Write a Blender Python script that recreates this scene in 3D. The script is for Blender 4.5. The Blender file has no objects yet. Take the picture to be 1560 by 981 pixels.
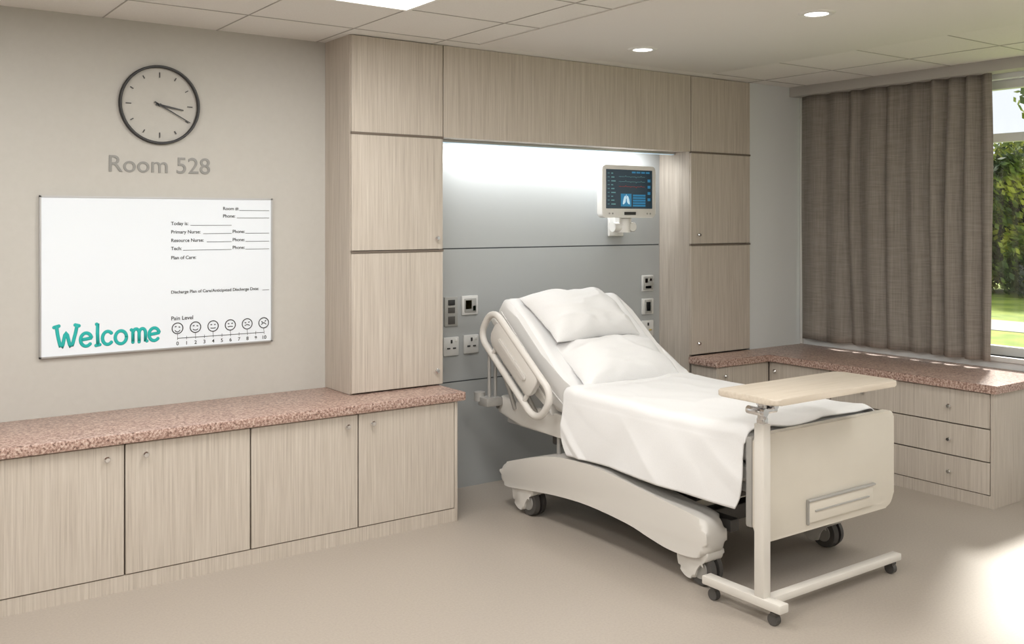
import bpy, bmesh, math, random
from mathutils import Vector, Matrix, noise
random.seed(7)
S = bpy.context.scene
C = S.collection
S.view_settings.view_transform = 'Standard'

# ------------------------------------------------------------------ materials
def mat(name, col, rough=0.5, metal=0.0, spec=0.5, emit=None, es=0.0):
    m = bpy.data.materials.new(name); m.use_nodes = True
    b = m.node_tree.nodes['Principled BSDF']
    b.inputs['Base Color'].default_value = (*col, 1)
    b.inputs['Roughness'].default_value = rough
    b.inputs['Metallic'].default_value = metal
    b.inputs['Specular IOR Level'].default_value = spec
    if emit:
        b.inputs['Emission Color'].default_value = (*emit, 1)
        b.inputs['Emission Strength'].default_value = es
    return m

def noisy(name, stops, scale=(1,1,1), nscale=5, detail=4, rough=0.5, bump=0.0, rnd=False, spec=0.5, distortion=0.0, nrough=0.5, bdist=0.01):
    m = mat(name, stops[0][1], rough, spec=spec)
    nt = m.node_tree; N = nt.nodes; L = nt.links; b = N['Principled BSDF']
    g = N.new('ShaderNodeNewGeometry'); mp = N.new('ShaderNodeMapping'); mp.inputs['Scale'].default_value = scale
    if rnd:
        oi = N.new('ShaderNodeObjectInfo'); ml = N.new('ShaderNodeMath'); ml.operation = 'MULTIPLY'; ml.inputs[1].default_value = 17
        L.new(oi.outputs['Random'], ml.inputs[0])
        va = N.new('ShaderNodeVectorMath'); va.operation = 'ADD'
        L.new(g.outputs['Position'], va.inputs[0]); L.new(ml.outputs[0], va.inputs[1]); L.new(va.outputs[0], mp.inputs['Vector'])
    else:
        L.new(g.outputs['Position'], mp.inputs['Vector'])
    n = N.new('ShaderNodeTexNoise'); n.inputs['Scale'].default_value = nscale; n.inputs['Detail'].default_value = detail
    n.inputs['Distortion'].default_value = distortion; n.inputs['Roughness'].default_value = nrough
    L.new(mp.outputs[0], n.inputs['Vector'])
    r = N.new('ShaderNodeValToRGB'); cr = r.color_ramp
    while len(cr.elements) < len(stops): cr.elements.new(0.5)
    for e, (p, c) in zip(cr.elements, stops): e.position = p; e.color = (*c, 1)
    L.new(n.outputs['Fac'], r.inputs[0]); L.new(r.outputs[0], b.inputs['Base Color'])
    if bump:
        bp = N.new('ShaderNodeBump'); bp.inputs['Strength'].default_value = bump; bp.inputs['Distance'].default_value = bdist
        L.new(n.outputs['Fac'], bp.inputs['Height']); L.new(bp.outputs[0], b.inputs['Normal'])
    return m

M_wood = noisy('laminate_oak', [(0.28,(0.41,0.358,0.302)),(0.46,(0.495,0.438,0.375)),(0.56,(0.53,0.472,0.408)),(0.72,(0.59,0.535,0.468))],
               scale=(1,1,0.022), nscale=125, detail=4, rough=0.45, rnd=True, nrough=0.6)
M_carc = mat('cabinet_gap', (0.15,0.12,0.095), 0.7)
M_granite = noisy('granite', [(0.36,(0.12,0.07,0.055)),(0.44,(0.32,0.20,0.16)),(0.52,(0.43,0.29,0.24)),(0.63,(0.60,0.48,0.41))],
                  nscale=82, detail=3, rough=0.32, nrough=0.7)
M_wall = noisy('wall_paint', [(0.3,(0.485,0.468,0.43)),(0.7,(0.50,0.483,0.445))], nscale=30, rough=0.85, bump=0.02)
M_wallc = mat('wall_paint_cool', (0.68,0.70,0.70), 0.8)
M_panel = mat('headwall_panel', (0.39,0.405,0.405), 0.5)
M_line = mat('reveal_dark', (0.09,0.10,0.11), 0.6)
M_floor = noisy('vinyl_floor', [(0.3,(0.335,0.295,0.25)),(0.5,(0.368,0.323,0.275)),(0.7,(0.395,0.35,0.30))], nscale=90, detail=5, rough=0.45, nrough=0.7)
M_ceil = noisy('ceiling_tile', [(0.3,(0.72,0.70,0.665)),(0.7,(0.76,0.74,0.705))], nscale=120, rough=0.9)
M_gyp = mat('gypsum', (0.74,0.72,0.685), 0.85)
M_val = mat('valance_paint', (0.45,0.43,0.40), 0.7)
M_grid = mat('ceiling_seam', (0.42,0.40,0.37), 0.8)
M_white = mat('white_plastic', (0.78,0.77,0.74), 0.35)
M_cream = noisy('cream_plastic', [(0.3,(0.60,0.56,0.485)),(0.7,(0.63,0.59,0.515))], nscale=4, rough=0.4)
M_shell = mat('bed_shell_plastic', (0.64,0.615,0.575), 0.35)
M_greym = mat('grey_painted_metal', (0.40,0.39,0.37), 0.4, 0.3)
M_dark = mat('dark_frame_metal', (0.10,0.095,0.09), 0.5, 0.4)
M_rub = mat('caster_rubber', (0.07,0.065,0.06), 0.6)
M_hub = mat('caster_hub', (0.28,0.27,0.25), 0.4)
M_chrome = mat('chrome', (0.75,0.75,0.76), 0.15, 1.0)
M_tbl = mat('table_frame_enamel', (0.64,0.61,0.56), 0.35)
M_tbltop = noisy('table_top_laminate', [(0.3,(0.56,0.49,0.40)),(0.7,(0.65,0.58,0.49))], scale=(0.06,1,1), nscale=60, rough=0.35)
M_black = mat('black_print', (0.03,0.03,0.03), 0.5)
M_teal = mat('teal_marker', (0.01,0.40,0.37), 0.5)
M_wb = mat('whiteboard_enamel', (0.77,0.82,0.87), 0.2)
M_alum = mat('aluminium', (0.5,0.5,0.5), 0.35, 0.7)
M_sign = mat('sign_grey', (0.24,0.235,0.22), 0.4, 0.3)
M_emit = mat('light_diffuser', (1,1,1), 0.5, emit=(1,0.99,0.97), es=5)
M_linen = noisy('bed_linen', [(0.3,(0.75,0.748,0.745)),(0.7,(0.775,0.773,0.77))], nscale=200, rough=0.9, bump=0.03, spec=0.2)
M_matt = mat('mattress_cover', (0.70,0.69,0.675), 0.6)
M_screen = mat('monitor_screen', (0.01,0.02,0.03), 0.15, emit=(0.010,0.028,0.042), es=0.5)
M_sblue = mat('screen_blue', (0.02,0.15,0.28), 0.3, emit=(0.015,0.15,0.30), es=0.6)
M_swht = mat('screen_white', (0.5,0.6,0.7), 0.3, emit=(0.5,0.75,0.9), es=0.5)
M_trace = mat('screen_trace', (0.1,0.2,0.22), 0.3, emit=(0.10,0.28,0.30), es=0.4)
M_trred = mat('screen_trace_red', (0.3,0.05,0.04), 0.3, emit=(0.35,0.06,0.05), es=0.4)
M_plate = mat('outlet_plate', (0.62,0.62,0.60), 0.4)
M_plateg = mat('outlet_grey', (0.34,0.34,0.32), 0.4)
M_green = mat('outlet_green', (0.12,0.28,0.12), 0.4)
M_red = mat('outlet_red', (0.40,0.05,0.04), 0.4)
M_yel = mat('outlet_yellow', (0.55,0.42,0.10), 0.4)
M_winf = mat('window_frame_paint', (0.62,0.63,0.62), 0.4)
M_grass = noisy('grass', [(0.35,(0.14,0.22,0.02)),(0.6,(0.30,0.38,0.05))], nscale=1.2, detail=6, rough=0.9)
M_path = mat('footpath_concrete', (0.35,0.34,0.31), 0.9)
M_bark = noisy('bark', [(0.3,(0.05,0.035,0.02)),(0.7,(0.12,0.09,0.06))], nscale=12, rough=0.9)
M_leaf = noisy('foliage', [(0.40,(0.03,0.06,0.01)),(0.5,(0.12,0.18,0.02)),(0.60,(0.40,0.42,0.05))], nscale=1.4, detail=5, rough=0.7)

def curtain_mat():
    m = mat('curtain_linen', (0.2,0.16,0.13), 0.95, spec=0.1)
    nt = m.node_tree; N = nt.nodes; L = nt.links; b = N['Principled BSDF']
    g = N.new('ShaderNodeNewGeometry')
    outs = []
    for sc in ((8,8,150),(100,100,4)):
        mp = N.new('ShaderNodeMapping'); mp.inputs['Scale'].default_value = sc
        n = N.new('ShaderNodeTexNoise'); n.inputs['Scale'].default_value = 1; n.inputs['Detail'].default_value = 4
        L.new(g.outputs['Position'], mp.inputs['Vector']); L.new(mp.outputs[0], n.inputs['Vector']); outs.append(n.outputs['Fac'])
    ad = N.new('ShaderNodeMath'); ad.operation = 'ADD'; L.new(outs[0], ad.inputs[0]); L.new(outs[1], ad.inputs[1])
    ml = N.new('ShaderNodeMath'); ml.operation = 'MULTIPLY'; ml.inputs[1].default_value = 0.5; L.new(ad.outputs[0], ml.inputs[0])
    r = N.new('ShaderNodeValToRGB'); e = r.color_ramp.elements
    e[0].position = 0.36; e[0].color = (0.225,0.20,0.175,1); e[1].position = 0.64; e[1].color = (0.32,0.29,0.258,1)
    L.new(ml.outputs[0], r.inputs[0]); L.new(r.outputs[0], b.inputs['Base Color'])
    return m
M_curt = curtain_mat()

# ------------------------------------------------------------------ helpers
def grp(name, loc=(0,0,0)):
    e = bpy.data.objects.new(name, None); e.location = loc; e.empty_display_size = 0.1
    C.objects.link(e); return e

def adopt(o, par):
    if par is not None:
        o.parent = par
        o.matrix_parent_inverse = Matrix.Translation(-Vector(par.location))

def finish(bm, name, m, par=None, smooth=False, angle=None):
    me = bpy.data.meshes.new(name)
    bmesh.ops.recalc_face_normals(bm, faces=bm.faces)
    vs = [v.co for v in bm.verts]
    c = Vector(((min(v.x for v in vs)+max(v.x for v in vs))/2, (min(v.y for v in vs)+max(v.y for v in vs))/2, (min(v.z for v in vs)+max(v.z for v in vs))/2))
    for v in bm.verts: v.co -= c
    bm.to_mesh(me); bm.free()
    for mm in (m if isinstance(m,(list,tuple)) else [m]): me.materials.append(mm)
    if smooth:
        me.polygons.foreach_set('use_smooth', [True]*len(me.polygons))
        if angle is not None:
            try: me.set_sharp_from_angle(angle=angle)
            except Exception: pass
    o = bpy.data.objects.new(name, me); o.location = c; C.objects.link(o); adopt(o, par)
    return o

def bbox_add(bm, x0,x1,y0,y1,z0,z1, mi=0, bevel=0.0, seg=2):
    b2 = bmesh.new(); bmesh.ops.create_cube(b2, size=1)
    for v in b2.verts:
        v.co = Vector(((x0+x1)/2+v.co.x*(x1-x0),(y0+y1)/2+v.co.y*(y1-y0),(z0+z1)/2+v.co.z*(z1-z0)))
    if bevel: bmesh.ops.bevel(b2, geom=list(b2.edges), offset=bevel, segments=seg, profile=0.5, affect='EDGES')
    merge(bm, b2, mi)

def merge(bm, b2, mi=0, mtx=None):
    if mtx is not None: b2.transform(mtx)
    mp = {}
    for v in b2.verts: mp[v] = bm.verts.new(v.co)
    for f in b2.faces:
        try:
            nf = bm.faces.new([mp[v] for v in f.verts]); nf.material_index = mi
        except ValueError: pass
    b2.free()

def box(name, x0,x1,y0,y1,z0,z1, m, par=None, bevel=0.0, seg=2):
    bm = bmesh.new(); bbox_add(bm, x0,x1,y0,y1,z0,z1, 0, bevel, seg)
    return finish(bm, name, m, par, smooth=bevel>0, angle=math.radians(40))

def cyl_add(bm, p0, p1, r0, r1=None, seg=20, mi=0):
    r1 = r0 if r1 is None else r1
    p0 = Vector(p0); p1 = Vector(p1); d = p1-p0
    b2 = bmesh.new(); bmesh.ops.create_cone(b2, cap_ends=True, segments=seg, radius1=r0, radius2=r1, depth=d.length)
    q = d.to_track_quat('Z','Y').to_matrix().to_4x4()
    merge(bm, b2, mi, Matrix.Translation((p0+p1)/2) @ q)

def prism(name, pts, axis, a0, a1, m, par=None, bevel=0.0, seg=3, ang=35):
    """closed polygon extruded along axis ('x': pts=(y,z); 'y': pts=(x,z); 'z': pts=(x,y))"""
    bm = bmesh.new()
    def P(p,a):
        return {'x':(a,p[0],p[1]),'y':(p[0],a,p[1]),'z':(p[0],p[1],a)}[axis]
    A = [bm.verts.new(P(p,a0)) for p in pts]; B = [bm.verts.new(P(p,a1)) for p in pts]
    bm.faces.new(A); bm.faces.new(B[::-1]); n = len(pts)
    for i in range(n): bm.faces.new((A[i],B[i],B[(i+1)%n],A[(i+1)%n]))
    bm.edges.ensure_lookup_table()
    if bevel:
        ids = set(A); idb = set(B)
        ed = [e for e in bm.edges if (e.verts[0] in ids and e.verts[1] in ids) or (e.verts[0] in idb and e.verts[1] in idb)]
        bmesh.ops.bevel(bm, geom=ed, offset=bevel, segments=seg, profile=0.5, affect='EDGES')
    return finish(bm, name, m, par, smooth=True, angle=math.radians(ang))

def rrect(x0,x1,z0,z1,r,seg=6):
    rs = r if isinstance(r,(list,tuple)) else [r]*4   # BL, BR, TR, TL
    out=[]
    for (cx,cz,a0,rr) in ((x0+rs[0],z0+rs[0],180,rs[0]),(x1-rs[1],z0+rs[1],270,rs[1]),(x1-rs[2],z1-rs[2],0,rs[2]),(x0+rs[3],z1-rs[3],90,rs[3])):
        for i in range(seg+1):
            a = math.radians(a0+90*i/seg); out.append((cx+rr*math.cos(a),cz+rr*math.sin(a)))
    return out

def catmull(P, n=6, closed=True):
    out=[]; N=len(P)
    for i in range(N if closed else N-1):
        if closed: p0,p1,p2,p3=P[i-1],P[i],P[(i+1)%N],P[(i+2)%N]
        else: p0,p1,p2,p3=P[max(i-1,0)],P[i],P[i+1],P[min(i+2,N-1)]
        for k in range(n):
            t=k/n
            out.append(tuple(0.5*((2*b)+(c-a)*t+(2*a-5*b+4*c-d)*t*t+(-a+3*b-3*c+d)*t**3) for a,b,c,d in zip(p0,p1,p2,p3)))
    if not closed: out.append(tuple(P[-1]))
    return out

def tube(name, pts, r, m, par=None, closed=False, seg=12):
    bm = bmesh.new(); tube_add(bm, pts, r, closed, seg); return finish(bm, name, m, par, smooth=True, angle=math.radians(60))
def tube_add(bm, pts, r, closed=False, seg=12, mi=0):
    pts=[Vector(p) for p in pts]; n=len(pts); rings=[]
    up=None
    for i,p in enumerate(pts):
        a=pts[i-1] if (i>0 or closed) else p; b=pts[(i+1)%n] if (i<n-1 or closed) else p
        t=(b-a).normalized()
        if up is None:
            up=Vector((1,0,0)) if abs(t.x)<0.9 else Vector((0,0,1))
        u=(up-t*up.dot(t)).normalized(); up=u; w=t.cross(u)
        rings.append([bm.verts.new(p+u*math.cos(2*math.pi*k/seg)*r+w*math.sin(2*math.pi*k/seg)*r) for k in range(seg)])
    for i in range(n if closed else n-1):
        R0,R1=rings[i],rings[(i+1)%n]
        for k in range(seg):
            f=bm.faces.new((R0[k],R0[(k+1)%seg],R1[(k+1)%seg],R1[k])); f.material_index=mi
    if not closed:
        for R in (rings[0],rings[-1]):
            f=bm.faces.new(R); f.material_index=mi

def text(name, body, x, y, z, size, m, par=None, align='LEFT', offset=0.0, width=None, extr=0.0015):
    cu = bpy.data.curves.new(name,'FONT'); cu.body=body; cu.size=size; cu.align_x=align; cu.extrude=extr; cu.offset=offset
    t = bpy.data.objects.new(name+'_tmp', cu); C.objects.link(t)
    bpy.context.view_layer.update()
    me = bpy.data.meshes.new_from_object(t.evaluated_get(bpy.context.evaluated_depsgraph_get()))
    bpy.data.objects.remove(t)
    me.name=name; me.materials.clear(); me.materials.append(m)
    me.transform(Matrix.Rotation(math.pi/2,4,'X'))
    if width:
        xs=[v.co.x for v in me.vertices]; k=width/(max(xs)-min(xs))
        me.transform(Matrix.Diagonal((k,1,1,1)))
    o = bpy.data.objects.new(name, me); o.location=(x,y,z); C.objects.link(o); adopt(o,par); return o

def knob(bm, p, d):
    p=Vector(p); d=Vector(d)
    cyl_add(bm, p, p+d*0.018, 0.006, seg=12)
    cyl_add(bm, p+d*0.016, p+d*0.022, 0.010, 0.015, seg=16)
    cyl_add(bm, p+d*0.022, p+d*0.030, 0.015, 0.010, seg=16)

# ------------------------------------------------------------------ room shell
H=2.81; YW=5.38; XR=6.49; YR=5.04
box('floor', -2.2,XR+0.2,-1.7,YW+0.2,-0.1,0, M_floor)
box('ceiling', -2.2,XR+0.2,-1.7,YW+0.2,H,H+0.1, M_ceil)
box('wall_back', -2.2,XR+0.2,YW,YW+0.15,0,H, M_wall)
box('wall_back_return', 5.866,XR,YR,YW,0,H, M_wallc)
box('wall_left', -2.2,-2.0,-1.7,YW,0,H, M_wall)
box('wall_front', -2.0,XR+0.2,-1.7,-1.5,0,H, M_wall)
WY0,WY1,WZ0,WZ1 = 1.2,4.9,0.83,2.70
bm=bmesh.new()
bbox_add(bm,XR,XR+0.2,-1.5,WY0,0,H); bbox_add(bm,XR,XR+0.2,WY1,YW,0,H)
bbox_add(bm,XR,XR+0.2,WY0,WY1,0,WZ0); bbox_add(bm,XR,XR+0.2,WY0,WY1,WZ1,H)
finish(bm,'wall_right',M_wallc)
win=grp('window_1',(XR+0.1,(WY0+WY1)/2,WZ0))
bm=bmesh.new()
for y in (WY0+0.03,2.12,3.05,3.98,WY1-0.03): bbox_add(bm,XR+0.07,XR+0.13,y-0.03,y+0.03,WZ0,WZ1,0,0.004,1)
for z in (WZ0+0.03,2.31,WZ1-0.03): bbox_add(bm,XR+0.07,XR+0.13,WY0,WY1,z-0.03,z+0.03,0,0.004,1)
finish(bm,'frame',M_winf,win)
gm=bpy.data.materials.new('window_glass'); gm.use_nodes=True
nt=gm.node_tree; nt.nodes.clear(); o_=nt.nodes.new('ShaderNodeOutputMaterial'); mx=nt.nodes.new('ShaderNodeMixShader'); mx.inputs[0].default_value=0.04
tr=nt.nodes.new('ShaderNodeBsdfTransparent'); gl=nt.nodes.new('ShaderNodeBsdfGlossy'); gl.inputs['Roughness'].default_value=0.02
nt.links.new(tr.outputs[0],mx.inputs[1]); nt.links.new(gl.outputs[0],mx.inputs[2]); nt.links.new(mx.outputs[0],o_.inputs[0])
box('glass',XR+0.098,XR+0.102,WY0,WY1,WZ0,WZ1,gm,win)
box('sill',XR-0.02,XR+0.07,WY0-0.05,WY1,WZ0-0.035,WZ0,M_winf,win,0.006)
box('trim_1',6.34,XR,-1.5,YR-0.0,2.735,H,M_val,None,0.003)
box('trim_4',XR-0.02,XR,5.015,YR-0.001,0.752,2.734,M_white,None,0.002)

# ceiling details
bm=bmesh.new(); zt=H-0.003
for x in (2.42,1.82,1.22,0.62,0.02,-0.58,-1.18): bbox_add(bm,x-0.003,x+0.003,-1.5,YW,zt,H)
for x in (5.85,): bbox_add(bm,x-0.003,x+0.003,-1.5,YR,zt,H)
k=0
while 4.88-0.6*k>-1.5:
    y=4.88-0.6*k
    bbox_add(bm,-2,3.25,y-0.003,y+0.003,zt,H); bbox_add(bm,5.25,6.34,y-0.003,y+0.003,zt,H); k+=1
bbox_add(bm,3.012,3.018,-1.5,YW,zt,H)
finish(bm,'trim_2',M_grid)
box('trim_3',3.25,5.25,-1.5,4.88,H-0.008,H,M_gyp,None,0.002)

def area(name, loc, sx, sy, power, col=(1,0.98,0.955), rot=(0,0,0)):
    l=bpy.data.lights.new(name,'AREA'); l.shape='RECTANGLE'; l.size=sx; l.size_y=sy; l.energy=power; l.color=col
    o=bpy.data.objects.new(name,l); o.location=loc; o.rotation_euler=rot; C.objects.link(o); return o
PW=20.5
for i,(x,y) in enumerate([(2.12,3.68),(0.32,3.68),(-1.2,2.48),(0.32,1.28),(2.12,1.28),(2.12,-0.5),(4.3,1.0),(-1.2,0.0),(4.3,-0.6)]):  # first panel is in view; the others are unseen, added to light the room
    g=grp('ceiling_light_panel' if i==0 else 'ceiling_light_panel.%03d'%i,(x,y,H))
    bm=bmesh.new()
    zt2=H-0.012 
    for a in ((x-0.3,x-0.28,y-0.6,y+0.6),(x+0.28,x+0.3,y-0.6,y+0.6),(x-0.28,x+0.28,y-0.6,y-0.58),(x-0.28,x+0.28,y+0.58,y+0.6)):
        bbox_add(bm,*a,zt2,H)
    finish(bm,'bezel',M_white,g)
    box('diffuser',x-0.28,x+0.28,y-0.58,y+0.58,H-0.009,H,M_emit,g)
    l=area('lamp',(x,y,H-0.02),0.55,1.15,PW*(1.25 if i<2 else 1.0)); adopt(l,g)
for i,(x,y) in enumerate([(4.14,4.40),(4.14,3.12)]):
    g=grp('recessed_downlight' if i==0 else 'recessed_downlight.001',(x,y,H))
    bm=bmesh.new()
    pr=[(0.058,-0.008),(0.062,-0.016),(0.085,-0.014),(0.092,-0.008)]
    rings=[]
    for a in range(32):
        t=2*math.pi*a/32; rings.append([bm.verts.new((x+r*math.cos(t),y+r*math.sin(t),H+z)) for r,z in pr])
    for a in range(32):
        for j in range(3): bm.faces.new((rings[a][j],rings[a][j+1],rings[(a+1)%32][j+1],rings[(a+1)%32][j]))
    finish(bm,'trim_ring',M_white,g,True)
    bm=bmesh.new(); cyl_add(bm,(x,y,H-0.012),(x,y,H-0.008),0.06,seg=32); finish(bm,'lens',M_emit,g)
    l=bpy.data.lights.new('lamp','SPOT'); l.energy=15; l.spot_size=math.radians(110); l.spot_blend=0.8; l.shadow_soft_size=0.06; l.color=(1,0.97,0.92)
    o=bpy.data.objects.new('lamp',l); o.location=(x,y,H-0.03); C.objects.link(o); adopt(o,g)

# ------------------------------------------------------------------ base cabinet (clock side)
YB=4.80; YG=YW-0.002
g=grp('base_cabinet',(1.0,5.1,0)); XL=-1.995
box('carcass',XL,3.025,YB+0.004,YG,0.06,0.70,M_carc,g)
box('end_panel',3.015,3.035,YB-0.016,YG,0.0,0.70,M_wood,g,0.001)
box('plinth',XL,3.015,YB-0.014,YB+0.03,0,0.075,M_wood,g)
ed=[-1.87,-1.26,-0.65,-0.04,0.571,1.182,1.793,2.396,3.014]
for i in range(len(ed)-1):
    box('door_leaf_%d'%(i+1),ed[i]+0.004,ed[i+1]-0.004,YB-0.018,YB+0.003,0.08,0.693,M_wood,g,0.0015,1)
bm=bmesh.new()
for i,xk in enumerate([1.10,1.275,2.33,2.48,-0.12,0.05,-1.34,-1.18]): knob(bm,(xk,YB-0.016,0.635),(0,-1,0))
finish(bm,'knobs',M_chrome,g,True,math.radians(50))
box('countertop',XL,3.075,YB-0.045,YG,0.70,0.75,M_granite,g,0.006)

# ------------------------------------------------------------------ wall cabinet unit around the bed
YT=5.05; HC=H-0.001
g=grp('wardrobe_cabinet',(4.17,5.2,0.75))
def doorset(x0,x1,z0,z1,n): box(n,x0+0.003,x1-0.003,YT-0.018,YT+0.002,z0+0.004,z1-0.004,M_wood,g,0.0015,1)
X0,X1,X2,X3=2.476,3.09,5.216,5.863
box('tall_carcass_a',X0+0.018,X1-0.018,YT+0.003,YG,0.752,HC,M_carc,g)
box('side_panel_a',X0,X0+0.018,YT-0.0,YG,0.752,HC,M_wood,g)
box('side_panel_b',X1-0.018,X1,YT-0.0,YG,0.752,HC,M_wood,g)
box('side_panel_c',X2,X2+0.018,YT-0.0,YG,0.0,HC,M_wood,g)
box('side_panel_d',X3-0.018,X3,YT-0.0,YG,0.752,HC,M_wood,g)
box('tall_carcass_b',X2+0.018,X3-0.018,YT+0.003,YG,0.752,HC,M_carc,g)
for (a,b,t) in ((X0,X1,'a'),(X2,X3,'b')):
    doorset(a,b,2.25,H,'upper_door_'+t); doorset(a,b,1.57,2.245,'mid_door_'+t); doorset(a,b,0.755,1.562,'low_door_'+t)
    box('rail_'+t,a,b,YT-0.022,YT-0.015,2.241,2.254,M_carc,g); box('rail2_'+t,a,b,YT-0.022,YT-0.015,1.559,1.571,M_carc,g)
box('bridge_front',X1+0.003,X2-0.003,YT-0.018,YT+0.002,2.25,H-0.002,M_wood,g,0.0015,1)
box('bridge_box',X1,X2,YT+0.002,YG,2.252,HC,M_wood,g)
bm=bmesh.new()
for (x,z) in ((X1-0.05,1.64),(X1-0.05,0.84),(X2+0.07,1.64),(X2+0.07,0.84)): knob(bm,(x,YT-0.018,z),(0,-1,0))
finish(bm,'knobs',M_chrome,g,True,math.radians(50))
g=grp('headwall_panel',(4.15,YW,0))
for i,(a,b) in enumerate(((0.0,0.693),(0.701,1.559),(1.567,2.25))):
    box('panel_%d'%(i+1),X1+0.001 if a>0.69 else 3.037,X2-0.001,YW-0.02,YG,a,b,M_panel,g)
box('reveal',X1+0.002,X2-0.002,YW-0.012,YG,0.68,1.6,M_line,g)
g=grp('led_strip_light',(4.15,5.20,2.24))
box('housing',X1+0.02,X2-0.02,5.17,5.21,2.236,2.25,M_alum,g)
box('diffuser',X1+0.03,X2-0.03,5.175,5.205,2.233,2.236,M_swht,g)
l=area('lamp',(4.15,5.19,2.226),1.80,0.03,11,(0.97,0.99,1.0),(math.radians(30),0,0)); adopt(l,g)

# ------------------------------------------------------------------ L-shaped base cabinet (window side)
XB=5.80; YE=3.08
g=grp('corner_base_cabinet',(6.0,4.2,0))
box('carcass_a',X2+0.02,XB+0.02,YB+0.004,YT-0.025,0.06,0.70,M_carc,g)
box('carcass_b',XB+0.004,XR-0.002,YE+0.02,YR-0.002,0.06,0.70,M_carc,g)
box('end_panel_a',X2,X2+0.02,YB-0.016,YT-0.022,0,0.70,M_wood,g)
box('end_panel_b',XB-0.016,XR-0.002,YE,YE+0.02,0,0.70,M_wood,g)
box('plinth_a',X2+0.02,XB,YB-0.014,YB+0.03,0,0.075,M_wood,g); box('plinth_b',XB-0.014,XB+0.03,YE+0.02,YB,0,0.075,M_wood,g)
box('door_leaf_1',X2+0.022,XB-0.025,YB-0.018,YB+0.003,0.08,0.693,M_wood,g,0.0015,1)
box('door_leaf_2',XB-0.018,XB+0.003,4.25,YB-0.02,0.08,0.693,M_wood,g,0.0015,1)
for i,(a,b) in enumerate(((0.08,0.272),(0.280,0.474),(0.482,0.693))):
    box('drawer_front_%d'%(i+1),XB-0.018,XB+0.003,3.105,4.24,a,b,M_wood,g,0.0015,1)
bm=bmesh.new()
for z in (0.175,0.377,0.585):
    for y in (3.36,3.98): knob(bm,(XB-0.016,y,z),(-1,0,0))
knob(bm,(XB-0.016,4.72,0.63),(-1,0,0)); knob(bm,(X2+0.08,YB-0.016,0.63),(0,-1,0))
finish(bm,'knobs',M_chrome,g,True,math.radians(50))
prism('countertop',[(X2-0.03,YB-0.045),(XB-0.045,YB-0.045),(XB-0.045,YE-0.03),(XR-0.002,YE-0.03),(XR-0.002,YR-0.002),(5.864,YR-0.002),(5.864,YT-0.023),(X2-0.03,YT-0.023)],'z',0.70,0.75,M_granite,g,0.005,2)

# ------------------------------------------------------------------ curtain
bm=bmesh.new(); ny=460; nz=28; rows=[]
rnd=random.Random(5)
cent=[];p=0.0
while p<1.02:
    wd=rnd.choice([0.06,0.08,0.10,0.13,0.15])*rnd.uniform(0.9,1.1); cent.append((p+wd/2,wd,rnd.uniform(0.55,1.0))); p+=wd+rnd.choice([0,0,0.012,0.03])
def foldx(s,tz):
    s2=s+0.022*noise.noise(Vector((s*3,tz*1.3,2)))
    v=0
    for c,wd,a in cent:
        q=(s2-c)/(wd*0.5)
        if abs(q)<1:
            v=a*(0.5+0.5*math.cos(math.pi*q))**0.6*(0.85+0.35*q*(1 if int(c*100)%2 else -1))
    return v
for j in range(nz+1):
    tz=j/nz; z=2.735-(2.735-0.80)*tz; row=[]
    for i in range(ny+1):
        s=i/ny; y=5.0-s*1.57
        am=0.068+0.02*noise.noise(Vector((s*5,tz,3)))
        x=6.450-am*foldx(s,tz)-0.008*noise.noise(Vector((s*16,tz*1.5,0)))
        y2=y+0.022*noise.noise(Vector((s*7,tz*1.5,7)))
        row.append(bm.verts.new((min(x,6.456),min(y2,5.01),z+(0.012*noise.noise(Vector((s*9,1,0))) if j==nz else 0))))
    rows.append(row)
for j in range(nz):
    for i in range(ny): bm.faces.new((rows[j][i],rows[j][i+1],rows[j+1][i+1],rows[j+1][i]))
o=finish(bm,'window_curtain',M_curt,None,True)
sm=o.modifiers.new('thick','SOLIDIFY'); sm.thickness=0.003

# ------------------------------------------------------------------ wall clock, sign, whiteboard
cx,cz,R=1.509,2.37,0.206
g=grp('wall_clock',(cx,YW,cz)); yf=YW-0.02
bm=bmesh.new(); n=96
prf=[(R-0.006,YW),(R-0.007,yf),(R-0.003,yf-0.005),(R+0.003,yf-0.005),(R+0.007,yf),(R+0.007,YW)]
rg=[[bm.verts.new((cx+r*math.cos(2*math.pi*a/n),y,cz+r*math.sin(2*math.pi*a/n))) for r,y in prf] for a in range(n)]
for a in range(n):
    for j in range(6): bm.faces.new((rg[a][j],rg[a][(j+1)%6],rg[(a+1)%n][(j+1)%6],rg[(a+1)%n][j]))
finish(bm,'ring',M_black,g,True,math.radians(40))
bm=bmesh.new()
for h in range(12):
    a=math.radians(h*30); L=0.028 if h%3==0 else 0.018; w=0.0022
    b2=bmesh.new(); bmesh.ops.create_cube(b2,size=1); b2.transform(Matrix.Diagonal((w*2,0.004,L,1)))
    merge(bm,b2,0,Matrix.Translation((cx,YW-0.004,cz))@Matrix.Rotation(a,4,'Y')@Matrix.Translation((0,0,R-0.03-L/2)))
finish(bm,'hour_marks',M_black,g)
bm=bmesh.new()
for (dx,dz,w) in ((0.125,-0.022,0.006),(0.162,-0.088,0.004)):
    d=Vector((dx,0,dz)); p=Vector((-dz,0,dx)).normalized()*w; b=Vector((cx,YW-0.013,cz))
    pts=[b-d*0.18-p,b-d*0.18+p,b+d+p*0.5,b+d-p*0.5]; A=[bm.verts.new(q) for q in pts]; B=[bm.verts.new(q+Vector((0,0.003,0))) for q in pts]
    bm.faces.new(A); bm.faces.new(B[::-1])
    for i in range(4): bm.faces.new((A[i],B[i],B[(i+1)%4],A[(i+1)%4]))
cyl_add(bm,(cx,YW-0.018,cz),(cx,YW,cz),0.008,seg=20)
finish(bm,'hands',M_black,g)

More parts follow.
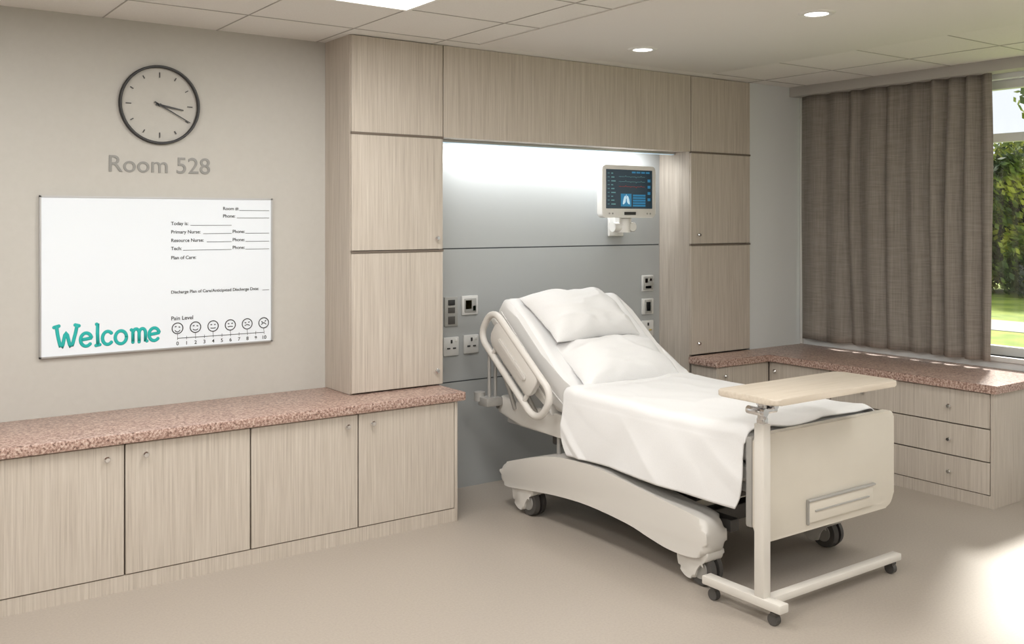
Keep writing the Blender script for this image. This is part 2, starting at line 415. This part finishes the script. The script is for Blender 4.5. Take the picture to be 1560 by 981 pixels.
g=grp('room_number_sign',(1.5,YW,2.04))
text('lettering','Room 528',1.24,YW-0.003,2.005,0.125,M_sign,g,width=0.533,offset=0.0003,extr=0.002)

g=grp('whiteboard',(1.526,YW,1.05))
bx0,bx1,bz0,bz1=0.914,2.139,1.05,1.873
box('board',bx0+0.006,bx1-0.006,YW-0.016,YW-0.001,bz0+0.006,bz1-0.006,M_wb,g)
bm=bmesh.new()
for a in ((bx0,bx1,bz0,bz0+0.008),(bx0,bx1,bz1-0.008,bz1),(bx0,bx0+0.008,bz0,bz1),(bx1-0.008,bx1,bz0,bz1)): bbox_add(bm,a[0],a[1],YW-0.02,YW-0.001,a[2],a[3])
finish(bm,'frame',M_alum,g)
yb=YW-0.0168
def wtxt(b,x,z,s=0.026,al='LEFT'): text('print',b,x,yb,z,s,M_black,g,al,offset=0.0003,extr=0.0006)
wtxt('Room #:',1.85,1.805); wtxt('Phone:',1.85,1.763)
wtxt('Today is:',1.565,1.722); wtxt('Primary Nurse:',1.565,1.676); wtxt('Phone:',1.905,1.676)
wtxt('Resource Nurse:',1.565,1.630); wtxt('Phone:',1.905,1.630); wtxt('Tech:',1.565,1.586); wtxt('Phone:',1.905,1.586)
wtxt('Plan of Care:',1.565,1.536); wtxt('Discharge Plan of Care/Anticipated Discharge Date:',1.565,1.350,0.0235); wtxt('Pain Level',1.565,1.205,0.03)
bm=bmesh.new()
for (a,b,z) in ((1.945,2.12,1.803),(1.93,2.12,1.761),(1.67,1.90,1.720),(1.74,1.90,1.674),(1.98,2.12,1.674),(1.76,1.90,1.628),(1.98,2.12,1.628),(1.63,1.90,1.584),(1.98,2.12,1.584),(2.08,2.12,1.348)):
    bbox_add(bm,a,b,yb-0.0005,yb+0.0005,z-0.0012,z+0.0012)
bbox_add(bm,1.60,2.09,yb-0.0005,yb+0.0005,1.104,1.107)
for i in range(11):
    x=1.60+0.049*i; bbox_add(bm,x-0.001,x+0.001,yb-0.0005,yb+0.0005,1.096,1.115)
finish(bm,'rule_lines',M_black,g)
for i in range(11): wtxt(str(i),1.60+0.049*i,1.068,0.028,'CENTER')
bm=bmesh.new()
for i in range(6):
    x=1.60+0.0976*i; z=1.160
    tube_add(bm,[(x+0.029*math.cos(t*math.pi/16),yb,z+0.029*math.sin(t*math.pi/16)) for t in range(32)],0.0026,True,6)
    cur=(2.5-i)/2.5*0.010
    tube_add(bm,[(x-0.014+0.028*k/8,yb,z-0.010-cur*(1-((k-4)/4)**2)) for k in range(9)],0.0022,False,6)
    for s in (-1,1): tube_add(bm,[(x+s*0.010-0.004,yb,z+0.008),(x+s*0.010+0.004,yb,z+0.008+0.0015*s*(i-2))],0.0026,False,6)
    bbox_add(bm,x-0.001,x+0.001,yb-0.0005,yb+0.0005,1.116,1.13)
finish(bm,'pain_faces',M_black,g)
def arc(cx_,cz_,rx,rz,a0,a1,n=14): return [(cx_+rx*math.cos(math.radians(a0+(a1-a0)*k/n)),cz_+rz*math.sin(math.radians(a0+(a1-a0)*k/n))) for k in range(n+1)]
strokes=[]
def add(ox,st,oz=0):
    for s in st: strokes.append([(ox+a,b+oz) for a,b in s])
add(0,[catmull([(0.1,1.60),(0.22,0.8),(0.48,0.0),(0.80,1.12),(1.15,0.02),(1.45,0.85),(1.62,1.62)],4,False),[(-0.08,1.56),(0.26,1.64)],[(1.48,1.66),(1.76,1.58)]])
E=[[(-0.42,0.50),(0.0,0.54),(0.40,0.60)]+arc(0,0.5,0.42,0.50,15,315,22)]
add(2.30,E)
add(3.08,[[(0.02,1.62),(0.10,1.66),(0.08,0.9),(0.12,0.02)],[(-0.02,0.0),(0.26,0.04)]])
add(3.95,[arc(0,0.5,0.40,0.50,45,315,22)],0.02)
add(4.98,[arc(0,0.5,0.44,0.50,0,360,26)],0.0)
add(5.85,[[(-0.04,0.97),(0.08,1.0),(0.08,0.0)],[(0.08,0.7)]+arc(0.33,0.68,0.25,0.34,160,0,10)+[(0.58,0.0)],[(0.58,0.7)]+arc(0.84,0.68,0.25,0.34,160,0,10)+[(1.09,0.0),(1.2,0.02)]],0.05)
add(7.65,E,0.06)
bm=bmesh.new(); k=0.068; kx=0.0640
for s in strokes:
    pts=[(0.987+a*kx,yb-0.0003,1.098+b*k) for a,b in s]
    tube_add(bm,pts,0.0088,False,8)
    for p in (pts[0],pts[-1]):
        b2=bmesh.new(); bmesh.ops.create_icosphere(b2,subdivisions=2,radius=0.0094); merge(bm,b2,0,Matrix.Translation(p))
for v in bm.verts: v.co.y=yb+(v.co.y-yb)*0.1
finish(bm,'welcome_lettering',M_teal,g,True)

# ------------------------------------------------------------------ outlets
def plate(name,x,z,w,h,m,parts):
    yq=YW-0.02
    g=grp(name,(x,yq,z)); box('faceplate',x-w/2,x+w/2,yq-0.014,yq,z-h/2,z+h/2,m,g,0.004)
    for i,(dx,dz,ww,hh,mm) in enumerate(parts): box('insert_%d'%(i+1),x+dx-ww/2,x+dx+ww/2,yq-0.019,yq-0.012,z+dz-hh/2,z+dz+hh/2,mm,g,0.001)
plate('gas_outlet_panel',3.345,1.155,0.10,0.19,M_plateg,[(0.0,0.06,0.05,0.035,M_black),(-0.0,0.01,0.05,0.035,M_rub),(0,-0.055,0.05,0.05,M_rub)])
plate('nurse_call_switch',3.49,1.19,0.125,0.125,M_plate,[(0,0.0,0.09,0.09,M_plateg),(-0.015,0.005,0.05,0.06,M_yel),(0.03,-0.02,0.025,0.035,M_green)])
for i,(x,z) in enumerate(((3.345,0.93),(3.50,0.935))):
    plate('wall_outlet' if i==0 else 'wall_outlet.%03d'%i,x,z,0.115,0.12,M_plate,[(0,0.032,0.012,0.022,M_black),(-0.022,-0.012,0.022,0.009,M_black),(0.022,-0.012,0.022,0.009,M_black),(0.035,0.04,0.014,0.02,M_white)])
plate('light_switch',5.085,1.275,0.115,0.12,M_plate,[(0,0,0.095,0.10,M_plateg),(-0.02,0.02,0.03,0.035,M_red),(0.025,0.025,0.022,0.022,M_red),(0.0,-0.03,0.06,0.022,M_rub)])
plate('light_switch.001',5.085,1.10,0.115,0.12,M_plate,[(0,0,0.07,0.10,M_plateg),(0,0.0,0.045,0.07,M_plate)])
plate('wall_outlet.002',5.085,0.935,0.115,0.12,M_plate,[(0,0.032,0.012,0.022,M_black),(-0.022,-0.012,0.022,0.009,M_black),(0.022,-0.012,0.022,0.009,M_yel)])

# ------------------------------------------------------------------ patient monitor
g=grp('patient_monitor',(4.70,5.2,1.95))
mx0,mx1,mz0,mz1=4.435,4.945,1.765,2.135; my=5.12
prism('housing',rrect(mx0,mx1,mz0,mz1,0.03),'y',my,my+0.055,M_white,g,0.008,2)
box('screen',mx0+0.035,mx1-0.035,my-0.003,my+0.004,mz0+0.065,mz1-0.03,M_screen,g,0.002,1)
ys=my-0.0045
bm=bmesh.new()
sx0,sx1,sz0,sz1=mx0+0.035,mx1-0.035,mz0+0.065,mz1-0.03
for i in range(4): bbox_add(bm,sx1-0.048,sx1-0.022,ys,ys+0.002,sz1-0.085-0.045*i,sz1-0.065-0.045*i)
bbox_add(bm,sx0+0.135,sx0+0.235,ys,ys+0.002,sz0+0.015,sz0+0.105)
for q in range(5): bbox_add(bm,sx0+0.25,sx0+0.37,ys,ys+0.002,sz0+0.015+0.018*q,sz0+0.028+0.018*q)
for q in range(4): bbox_add(bm,sx0+0.24+0.045*q,sx0+0.275+0.045*q,ys,ys+0.002,sz1-0.024,sz1-0.012)
finish(bm,'screen_panels',M_sblue,g)
bm=bmesh.new()
for s in (-1,1):
    L=[(sx0+0.185+s*0.005,sz0+0.088),(sx0+0.185+s*0.018,sz0+0.085),(sx0+0.185+s*0.030,sz0+0.055),(sx0+0.185+s*0.032,sz0+0.030),(sx0+0.185+s*0.016,sz0+0.036),(sx0+0.185+s*0.006,sz0+0.050)]
    L=catmull(L,4); f=bm.faces.new([bm.verts.new((a,ys-0.0008,b)) for a,b in L])
bbox_add(bm,sx0+0.183,sx0+0.187,ys-0.0008,ys,sz0+0.07,sz0+0.100)
finish(bm,'lung_icon',M_swht,g)
bm=bmesh.new()
for j in range(3):
    pts=[(sx0+0.115+0.25*k/60,ys,sz1-0.05-0.035*j+(0.008*math.sin(k*0.9) if k%12 in (3,4) else 0)) for k in range(61)]
    tube_add(bm,pts,0.0013,False,5,1 if j==2 else 0)
for i in range(9): 
    bbox_add(bm,sx0+0.012,sx0+0.030,ys,ys+0.001,sz1-0.030-0.027*i,sz1-0.026-0.027*i)
    bbox_add(bm,sx0+0.045,sx0+0.062+0.012*(i%3),ys,ys+0.001,sz1-0.032-0.027*i,sz1-0.024-0.027*i)
finish(bm,'traces',[M_trace,M_trred],g)
box('button_bar',4.64,4.75,my-0.004,my+0.002,mz0+0.02,mz0+0.042,M_black,g,0.002,1)
bm=bmesh.new()
for x in (4.50,4.53,4.86,4.89): cyl_add(bm,(x,my-0.004,mz0+0.03),(x,my+0.002,mz0+0.03),0.006,seg=14)
finish(bm,'buttons',M_plateg,g)
bm=bmesh.new()
bbox_add(bm,4.64,4.76,my+0.05,my+0.10,1.72,1.95,0,0.012)
cyl_add(bm,(4.70,my+0.07,1.66),(4.70,my+0.07,1.76),0.045,seg=28)
cyl_add(bm,(4.60,5.20,1.70),(4.80,5.20,1.70),0.035,seg=24)
cyl_add(bm,(4.76,5.16,1.70),(4.76,5.345,1.70),0.032,seg=24)
bbox_add(bm,4.69,4.83,5.335,5.36,1.63,1.77,0,0.008)
finish(bm,'mount_arm',M_white,g,True,math.radians(35))

# ------------------------------------------------------------------ hospital bed
bed=grp('hospital_bed',(3.92,4.0,0))
top=[(4.875,0.215),(4.83,0.275),(4.643,0.335),(4.40,0.398),(4.15,0.425),(3.95,0.422),(3.729,0.400),(3.444,0.366),(3.25,0.343),(3.19,0.31)]
bot=[(3.175,0.24),(3.19,0.175),(3.27,0.140),(3.42,0.136),(3.56,0.156),(3.73,0.186),(4.04,0.205),(4.33,0.192),(4.643,0.156),(4.80,0.140),(4.865,0.16)]
prof=catmull(top+bot,4)
for n,(a,b) in (('undercarriage_cover_1',(3.395,3.535)),('undercarriage_cover_2',(4.345,4.485))):
    prism(n,prof,'x',a,b,M_shell,bed,0.032,5,70)
def caster(i,x,y):
    w=bmesh.new()
    for s in (-1,1): 
        cyl_add(w,(x+s*0.010,y,0.08),(x+s*0.040,y,0.08),0.080,0.074,32,0)
        cyl_add(w,(x+s*0.036,y,0.08),(x+s*0.044,y,0.08),0.048,0.044,24,1)
    finish(w,'caster_wheel_%d'%i,[M_rub,M_hub],bed,True,math.radians(35))
    sh=[(y-0.04,0.22),(y+0.06,0.22),(y+0.115,0.185),(y+0.135,0.13),(y+0.12,0.065),(y+0.075,0.03),(y+0.025,0.035),(y+0.005,0.08),(y-0.025,0.115),(y-0.065,0.145)]
    prism('caster_shroud_%d'%i,catmull(sh,5),'x',x-0.058,x+0.058,M_shell,bed,0.018,4,60)
caster(1,3.475,3.255); caster(2,4.41,3.255); caster(3,3.465,4.62); caster(4,4.41,4.62)
bm=bmesh.new()
for y in (3.40,4.62): bbox_add(bm,3.50,4.38,y-0.04,y+0.04,0.22,0.30,0,0.008)
for x in (3.62,4.26): bbox_add(bm,x-0.03,x+0.03,3.2,4.75,0.24,0.30,0,0.006)
bbox_add(bm,3.55,4.33,3.15,4.55,0.42,0.50,0,0.01)
for y in (3.55,4.40):
    for x in (3.66,4.22): cyl_add(bm,(x,y,0.28),(x,y-0.12,0.47),0.028,seg=14)
bbox_add(bm,3.70,4.15,3.6,4.3,0.26,0.42,0,0.02)
finish(bm,'undercarriage',M_dark,bed,True,math.radians(40))
bm=bmesh.new()
for y in (4.33,4.42): cyl_add(bm,(3.50,y,0.36),(3.50,y,0.56),0.014,seg=14)
bbox_add(bm,3.47,3.53,4.30,4.45,0.53,0.56,0,0.006)
bbox_add(bm,3.47,3.53,3.0,4.9,0.50,0.55,0,0.008); bbox_add(bm,4.31,4.37,3.0,4.9,0.50,0.55,0,0.008)
finish(bm,'side_frame',M_greym,bed,True,math.radians(40))
HY,HZ=4.30,0.77; TY,TZ=4.93,1.29
dv=Vector((TY-HY,TZ-HZ)).normalized(); nv=Vector((-dv.y,dv.x))
def B(s,o): return (HY+dv.x*s+nv.x*o, HZ+dv.y*s+nv.y*o)
prism('deck',[(2.97,0.55),(2.97,0.63),(4.36,0.63),(4.95,0.66),(5.02,0.61),(4.98,0.55),(4.75,0.50),(4.3,0.50)],'x',3.46,4.38,M_shell,bed,0.015,3)
LB=0.80
prism('backrest_shell',[B(0.0,-0.19),B(0.05,-0.155),B(LB,-0.155),B(LB+0.02,-0.17),B(LB,-0.205),B(0.2,-0.215)],'x',3.44,4.39,M_shell,bed,0.012,3)
mp=[(2.965,0.64),(2.955,0.70),(2.965,0.755),(3.0,0.772),(3.6,0.775),(4.2,0.772),(4.28,0.778),B(0.05,0.0),B(0.3,0.005),B(0.6,0.005),B(LB-0.04,0.0),B(LB,-0.03),B(LB,-0.11),B(LB-0.03,-0.145),B(0.5,-0.15),(4.46,0.70),(4.40,0.645),(4.2,0.635)]
prism('mattress',mp,'x',3.45,4.385,M_matt,bed,0.045,5,60)
for xs_,nm in ((3.449,'mattress_piping_1'),(4.386,'mattress_piping_2')):
    tube(nm,[(xs_,3.0,0.69),(xs_,4.30,0.69),(xs_,)+B(0.12,-0.085),(xs_,)+B(LB-0.05,-0.085)],0.004,M_matt,bed,False,8)
bm=bmesh.new(); nx=40; ns=40; rr=[]
for i in range(nx+1):
    u=i/nx; x=3.46+u*(0.915); row=[]
    ex=min(u,1-u); drop=0.045*max(0,1-ex/0.05)**2
    for j in range(ns+1):
        s=-0.10+ (LB+0.085)*j/ns; 
        et=max(0,(s-(LB-0.06))/0.06); dr=drop+0.04*et*et
        w=0.004*noise.noise(Vector((x*6,s*6,2)))
        if s<0: p=(HY+s,HZ+0.01+w-dr)
        else: p=B(s,0.012+w-dr)
        row.append(bm.verts.new((x,p[0],p[1])))
    rr.append(row)
for i in range(nx):
    for j in range(ns): bm.faces.new((rr[i][j],rr[i+1][j],rr[i+1][j+1],rr[i][j+1]))
o=finish(bm,'fitted_sheet',M_linen,bed,True); sm=o.modifiers.new('t','SOLIDIFY'); sm.thickness=0.004
ra=math.atan2(0.45,0.595); rc=(4.675,0.895)
def RP(s,n,x=3.365): return (x, rc[0]+s*math.cos(ra)-n*math.sin(ra), rc[1]+s*math.sin(ra)+n*math.cos(ra))
hl,hw=0.375,0.115
loop=[RP(p[0],p[1]) for p in rrect(-hl,hl,-hw,hw,[0.11,0.08,0.10,0.08],8)]
tube('rail_loop',loop,0.021,M_shell,bed,True,16)
def railpanel(name,a,b,c,d,r,x0,x1,m=None):
    pts=[RP(p[0],p[1])[1:] for p in rrect(a,b,c,d,r,6)]
    prism(name,pts,'x',x0,x1,m or M_shell,bed,0.008,2,50)
railpanel('rail_panel',-0.235,0.275,-0.055,0.11,0.05,3.348,3.382)
railpanel('rail_grip',-0.15,0.19,0.005,0.04,0.015,3.338,3.352)
bm=bmesh.new()
for s in (-0.2,0.2): tube_add(bm,[RP(s,-0.05),RP(s,-0.105)],0.014,False,10)
finish(bm,'rail_links',M_shell,bed,True,math.radians(60))
bm=bmesh.new()
tube_add(bm,[RP(-0.1,-0.03,3.38),(3.40,4.60,0.72),(3.46,4.58,0.60)],0.014,False,10)
tube_add(bm,[RP(0.12,-0.03,3.38),(3.40,4.82,0.80),(3.46,4.80,0.60)],0.014,False,10)
finish(bm,'rail_bracket',M_greym,bed,True,math.radians(60))
bm=bmesh.new()
bbox_add(bm,3.34,3.46,4.93,5.03,0.60,0.655,0,0.008)
bbox_add(bm,3.46,4.38,4.96,5.01,0.57,0.62,0,0.008)
for x in (3.385,3.43): cyl_add(bm,(x,4.97,0.64),(x,4.97,0.93),0.011,seg=12)
cyl_add(bm,(3.36,5.04,0.625),(3.36,5.04,0.68),0.035,seg=20)
finish(bm,'head_frame',M_greym,bed,True,math.radians(40))
fy=2.885
prism('footboard',rrect(3.43,4.45,0.30,0.785,[0.07,0.07,0.03,0.03]),'y',fy,fy+0.045,M_cream,bed,0.010,3)
bm=bmesh.new()
bbox_add(bm,3.76,4.26,fy-0.012,fy+0.005,0.335,0.445,0,0.006)
finish(bm,'foot_panel',M_cream,bed,True,math.radians(40))
bm=bmesh.new()
bbox_add(bm,3.75,4.27,fy-0.02,fy,0.436,0.447,0,0.003); bbox_add(bm,3.75,3.758,fy-0.016,fy,0.33,0.44,0,0.002); bbox_add(bm,3.80,4.22,fy-0.018,fy-0.01,0.385,0.392,0,0.002)
finish(bm,'foot_panel_handle',M_greym,bed)
bm=bmesh.new()
bbox_add(bm,3.425,3.475,fy+0.045,fy+0.085,0.36,0.77,0,0.012); bbox_add(bm,4.39,4.44,fy+0.045,fy+0.085,0.36,0.77,0,0.012)
bbox_add(bm,3.46,4.40,fy+0.045,fy+0.10,0.50,0.58,0,0.01)
finish(bm,'foot_bumper',M_greym,bed,True,math.radians(40))

# top sheet with draped sides
bm=bmesh.new()
xl,xr=3.428,4.407; zt=0.792; rad=0.05
path=[]
hemz=0.435
for k in range(30): path.append((xl,hemz+(zt-rad-hemz)*k/29,0,1-k/29))
for k in range(1,8):
    a=math.pi-k/8*math.pi/2; path.append((xl+rad+rad*math.cos(a),zt-rad+rad*math.sin(a),1,0))
for k in range(1,60): path.append((xl+rad+(xr-xl-2*rad)*k/60,zt,2,0))
for k in range(1,8):
    a=math.pi/2-k/8*math.pi/2; path.append((xr-rad+rad*math.cos(a),zt-rad+rad*math.sin(a),3,0))
for k in range(30): path.append((xr,zt-rad-(zt-rad-hemz)*k/29,4,k/29))
NY=200; rows=[]
for j in range(NY+1):
    s=j/NY; row=[]
    for (x,z,t,dp) in path:
        yh=4.285; yf_=2.965
        if dp>0:
            yh=4.285-0.07*max(0,dp-0.6)**2/0.16; yf_=2.975+0.05*max(0,dp-0.5)**2/0.25
        y=yh+(yf_-yh)*s
        P=Vector((y*2.6+z*1.8,z*1.0,(10 if t==4 else 0)))
        f=noise.noise(P*1.1)*0.9+noise.noise(P*2.6)*0.25
        rf=max(0,1-abs(noise.noise(Vector((y*2.6-z*2.6,z*1.2,5+t))))*4)
        zz=z; xx=x; yy=y
        if t in (0,4):
            off=0.012*dp+0.030*(f+0.25)*dp**0.7+0.012*rf*dp**0.5; off=max(off,0.0)
            xx+= -off if t==0 else off
            zz+= dp*0.008*math.sin(y*3.3+1.1)
            yy+=0.008*noise.noise(Vector((y*4,z*6,3)))*dp
        else:
            n1=1-abs(noise.noise(Vector((x*2.0+y*1.0,y*1.6-x*0.8,5))))*2.6
            n2=1-abs(noise.noise(Vector((x*1.4-y*1.3,y*1.6+x*1.4,9))))*3.2
            zz+=0.012*noise.noise(Vector((x*3.0,y*3.0,0)))+0.003*noise.noise(Vector((x*9+y*4,y*5,1)))+0.007*max(0,n1)**2+0.006*max(0,n2)**2
            he=max(0,1-(4.285-y)/0.10); zz+=0.010*math.sin(math.pi*min(he,1))
            if y<3.02: zz-=0.012*((3.02-y)/0.055)**2
        row.append(bm.verts.new((xx,yy,zz)))
    rows.append(row)
for j in range(NY):
    for i in range(len(path)-1): bm.faces.new((rows[j][i],rows[j][i+1],rows[j+1][i+1],rows[j+1][i]))
o=finish(bm,'bed_sheet',M_linen,None,True); sm=o.modifiers.new('t','SOLIDIFY'); sm.thickness=0.006; sm.offset=1

# pillows
def pillow(name,cx_,cy_,cz_,w,l,h,tilt,yaw,seed):
    bm=bmesh.new(); n=70
    def pos(u,v,sg):
        x=w/2*u*(1-0.06*(1-v*v)); y=l/2*v*(1-0.08*(1-u*u))
        e=max(0,(1-u**2)*(1+0.6*u*u))*max(0,(1-v**2)*(1+0.6*v*v))
        z=h*(e**0.6)*(0.8 if sg>0 else -0.35)
        if sg>0:
            z*=1+0.08*noise.noise(Vector((u*1.2+seed,v*1.2,0)))
            edge=min(1,(1-max(abs(u),abs(v)))*6)
            rg=max(0,1-abs(noise.noise(Vector((u*1.0+v*1.2+seed,v*0.9-u*0.5,2))))*3.0)
            # creases radiating from the corners
            cr=math.sin(9*math.atan2(v,u*1.5)+seed)*max(0,math.hypot(u,v)-0.55)
            z+=edge*(0.009*rg**2+0.014*cr+0.006*noise.noise(Vector((u*2.2+seed,v*4,1))))
        y+=0.010*noise.noise(Vector((u*3,v*2,seed))); x+=0.008*noise.noise(Vector((u*2,v*3,seed+4)))
        return Vector((x,y,z))
    M=Matrix.Translation((cx_,cy_,cz_))@Matrix.Rotation(yaw,4,'Z')@Matrix.Rotation(tilt,4,'X')
    g1={}
    for i in range(n+1):
        for j in range(n+1):
            u=math.sin(math.pi/2*(2*i/n-1)); v=math.sin(math.pi/2*(2*j/n-1))
            for sg in (1,-1):
                if sg<0 and (i in (0,n) or j in (0,n)): g1[(i,j,-1)]=g1[(i,j,1)]; continue
                g1[(i,j,sg)]=bm.verts.new(M@pos(u,v,sg))
    for i in range(n):
        for j in range(n):
            for sg in (1,-1):
                f=[g1[(i,j,sg)],g1[(i+1,j,sg)],g1[(i+1,j+1,sg)],g1[(i,j+1,sg)]]
                bm.faces.new(f if sg>0 else f[::-1])
    return finish(bm,name,M_linen,None,True)
pillow('pillow',3.875,4.685,1.15,0.69,0.44,0.17,math.radians(33),0.05,1.3)
pillow('pillow.001',3.93,4.40,0.89,0.74,0.41,0.16,math.radians(30),-0.03,5.7)

# ------------------------------------------------------------------ overbed table
g=grp('overbed_table',(3.36,2.92,0))
bm=bmesh.new()
bbox_add(bm,3.335,3.395,2.70,3.15,0.065,0.105,0,0.006)
bbox_add(bm,3.37,4.37,2.79,2.84,0.065,0.10,0,0.006)
bbox_add(bm,3.341,3.389,2.793,2.847,0.10,0.86,0,0.005)
finish(bm,'frame',M_tbl,g,True,math.radians(40))
bm=bmesh.new()
bbox_add(bm,3.349,3.381,2.80,2.84,0.85,0.885,0,0.004)
bbox_add(bm,3.30,3.43,2.785,2.855,0.905,0.93,0,0.008); bbox_add(bm,3.31,3.50,2.77,2.87,0.955,0.972,0,0.004)
cyl_add(bm,(3.365,2.82,0.88),(3.365,2.82,0.96),0.022,seg=20)
cyl_add(bm,(3.33,2.77,0.918),(3.33,2.87,0.918),0.018,seg=16); cyl_add(bm,(3.40,2.77,0.94),(3.40,2.87,0.94),0.016,seg=16)
finish(bm,'height_clamp',M_chrome,g,True,math.radians(35))
prism('table_top',rrect(3.245,4.125,2.645,2.985,0.035),'z',0.972,1.0,M_tbltop,g,0.007,3)
bm=bmesh.new()
for (x,y) in ((3.365,2.745),(3.365,3.09),(4.33,2.815)):
    cyl_add(bm,(x,y,0.03),(x,y,0.07),0.010,seg=12)
    cyl_add(bm,(x-0.014,y+0.01,0.026),(x+0.014,y+0.01,0.026),0.026,seg=20)
    bbox_add(bm,x-0.018,x+0.018,y-0.01,y+0.02,0.045,0.058,0,0.003)
finish(bm,'casters',M_rub,g,True,math.radians(40))

# ------------------------------------------------------------------ outdoors
box('lawn',XR+0.25,90,-40,70,-0.3,-0.05,M_grass)
bm=bmesh.new(); bbox_add(bm,15.6,17.2,-40,70,-0.05,-0.04); finish(bm,'footpath',M_path)
def tree_mesh(seed,crown_z,crown_r,trunk_h,nleaf,leaf):
    rnd=random.Random(seed); bm=bmesh.new()
    cyl_add(bm,(0,0,0),(0.1,0.05,trunk_h),0.16,0.09,10,0)
    blobs=[]
    for i in range(16):
        a=rnd.uniform(0,6.28); r=crown_r*rnd.uniform(0.2,0.75); z=crown_z+crown_r*rnd.uniform(-0.75,0.75)
        c=Vector((r*math.cos(a),r*math.sin(a),z)); blobs.append((c,crown_r*rnd.uniform(0.3,0.5)))
        cyl_add(bm,(0.1,0.05,trunk_h*0.8),c,0.05,0.015,6,0)
    for i in range(nleaf):
        c,r=rnd.choice(blobs)
        d=Vector((rnd.gauss(0,1),rnd.gauss(0,1),rnd.gauss(0,1))).normalized()*r*rnd.uniform(0.6,1.05)
        p=c+d; q=Vector((rnd.gauss(0,1),rnd.gauss(0,1),rnd.gauss(0,1))).normalized(); w=q.orthogonal().normalized()
        s=leaf*rnd.uniform(0.6,1.2); h=q.cross(w)
        f=bm.faces.new([bm.verts.new(p+w*s),bm.verts.new(p+h*s*0.5),bm.verts.new(p-w*s),bm.verts.new(p-h*s*0.5)]); f.material_index=1
    me=bpy.data.meshes.new('tree'); bm.to_mesh(me); bm.free(); me.materials.append(M_bark); me.materials.append(M_leaf); return me
t1=tree_mesh(1,1.75,1.75,1.5,9000,0.11); t2=tree_mesh(2,4.9,1.7,4.2,1500,0.11)
k=0
for (x,y,s) in [(23,8.5,1.0),(23.5,11.0,1.0),(24,13.5,1.0),(23,16,1.05),(23.2,6,1.0),(24,3.5,1.05),(26,9.8,1.1),(26,12.6,1.1),(23,1,1.0),(24.5,-1.5,1.1),(25,18.5,1.2)]:
    o=bpy.data.objects.new('tree' if k==0 else 'tree.%03d'%k,t1); o.location=(x,y,-0.05); o.scale=(s,s,s); o.rotation_euler=(0,0,k*1.3); C.objects.link(o); k+=1
o=bpy.data.objects.new('tree.%03d'%k,t2); o.location=(14.7,6.6,-0.05); o.rotation_euler=(0,0,1); C.objects.link(o)

# ------------------------------------------------------------------ sun + sky
l=bpy.data.lights.new('sun','SUN'); l.energy=9; l.angle=math.radians(11); l.color=(1,0.96,0.88)
o=bpy.data.objects.new('sun',l); o.rotation_euler=Vector((-1,-0.52,-0.98)).to_track_quat('-Z','Y').to_euler(); o.location=(10,6,6); C.objects.link(o)
w=bpy.data.worlds.new('sky'); S.world=w; w.use_nodes=True
w.node_tree.nodes['Background'].inputs[0].default_value=(0.90,0.95,1.0,1); w.node_tree.nodes['Background'].inputs[1].default_value=1.1

# ------------------------------------------------------------------ camera
cam=bpy.data.cameras.new('camera'); cam.sensor_width=36; cam.lens=1481/1560*36; cam.shift_y=-0.0997; cam.clip_end=300
co=bpy.data.objects.new('camera',cam); co.location=(0,0,1.75); co.rotation_euler=(math.pi/2,0,-math.atan2(0.582,0.813)); C.objects.link(co)
S.camera=co
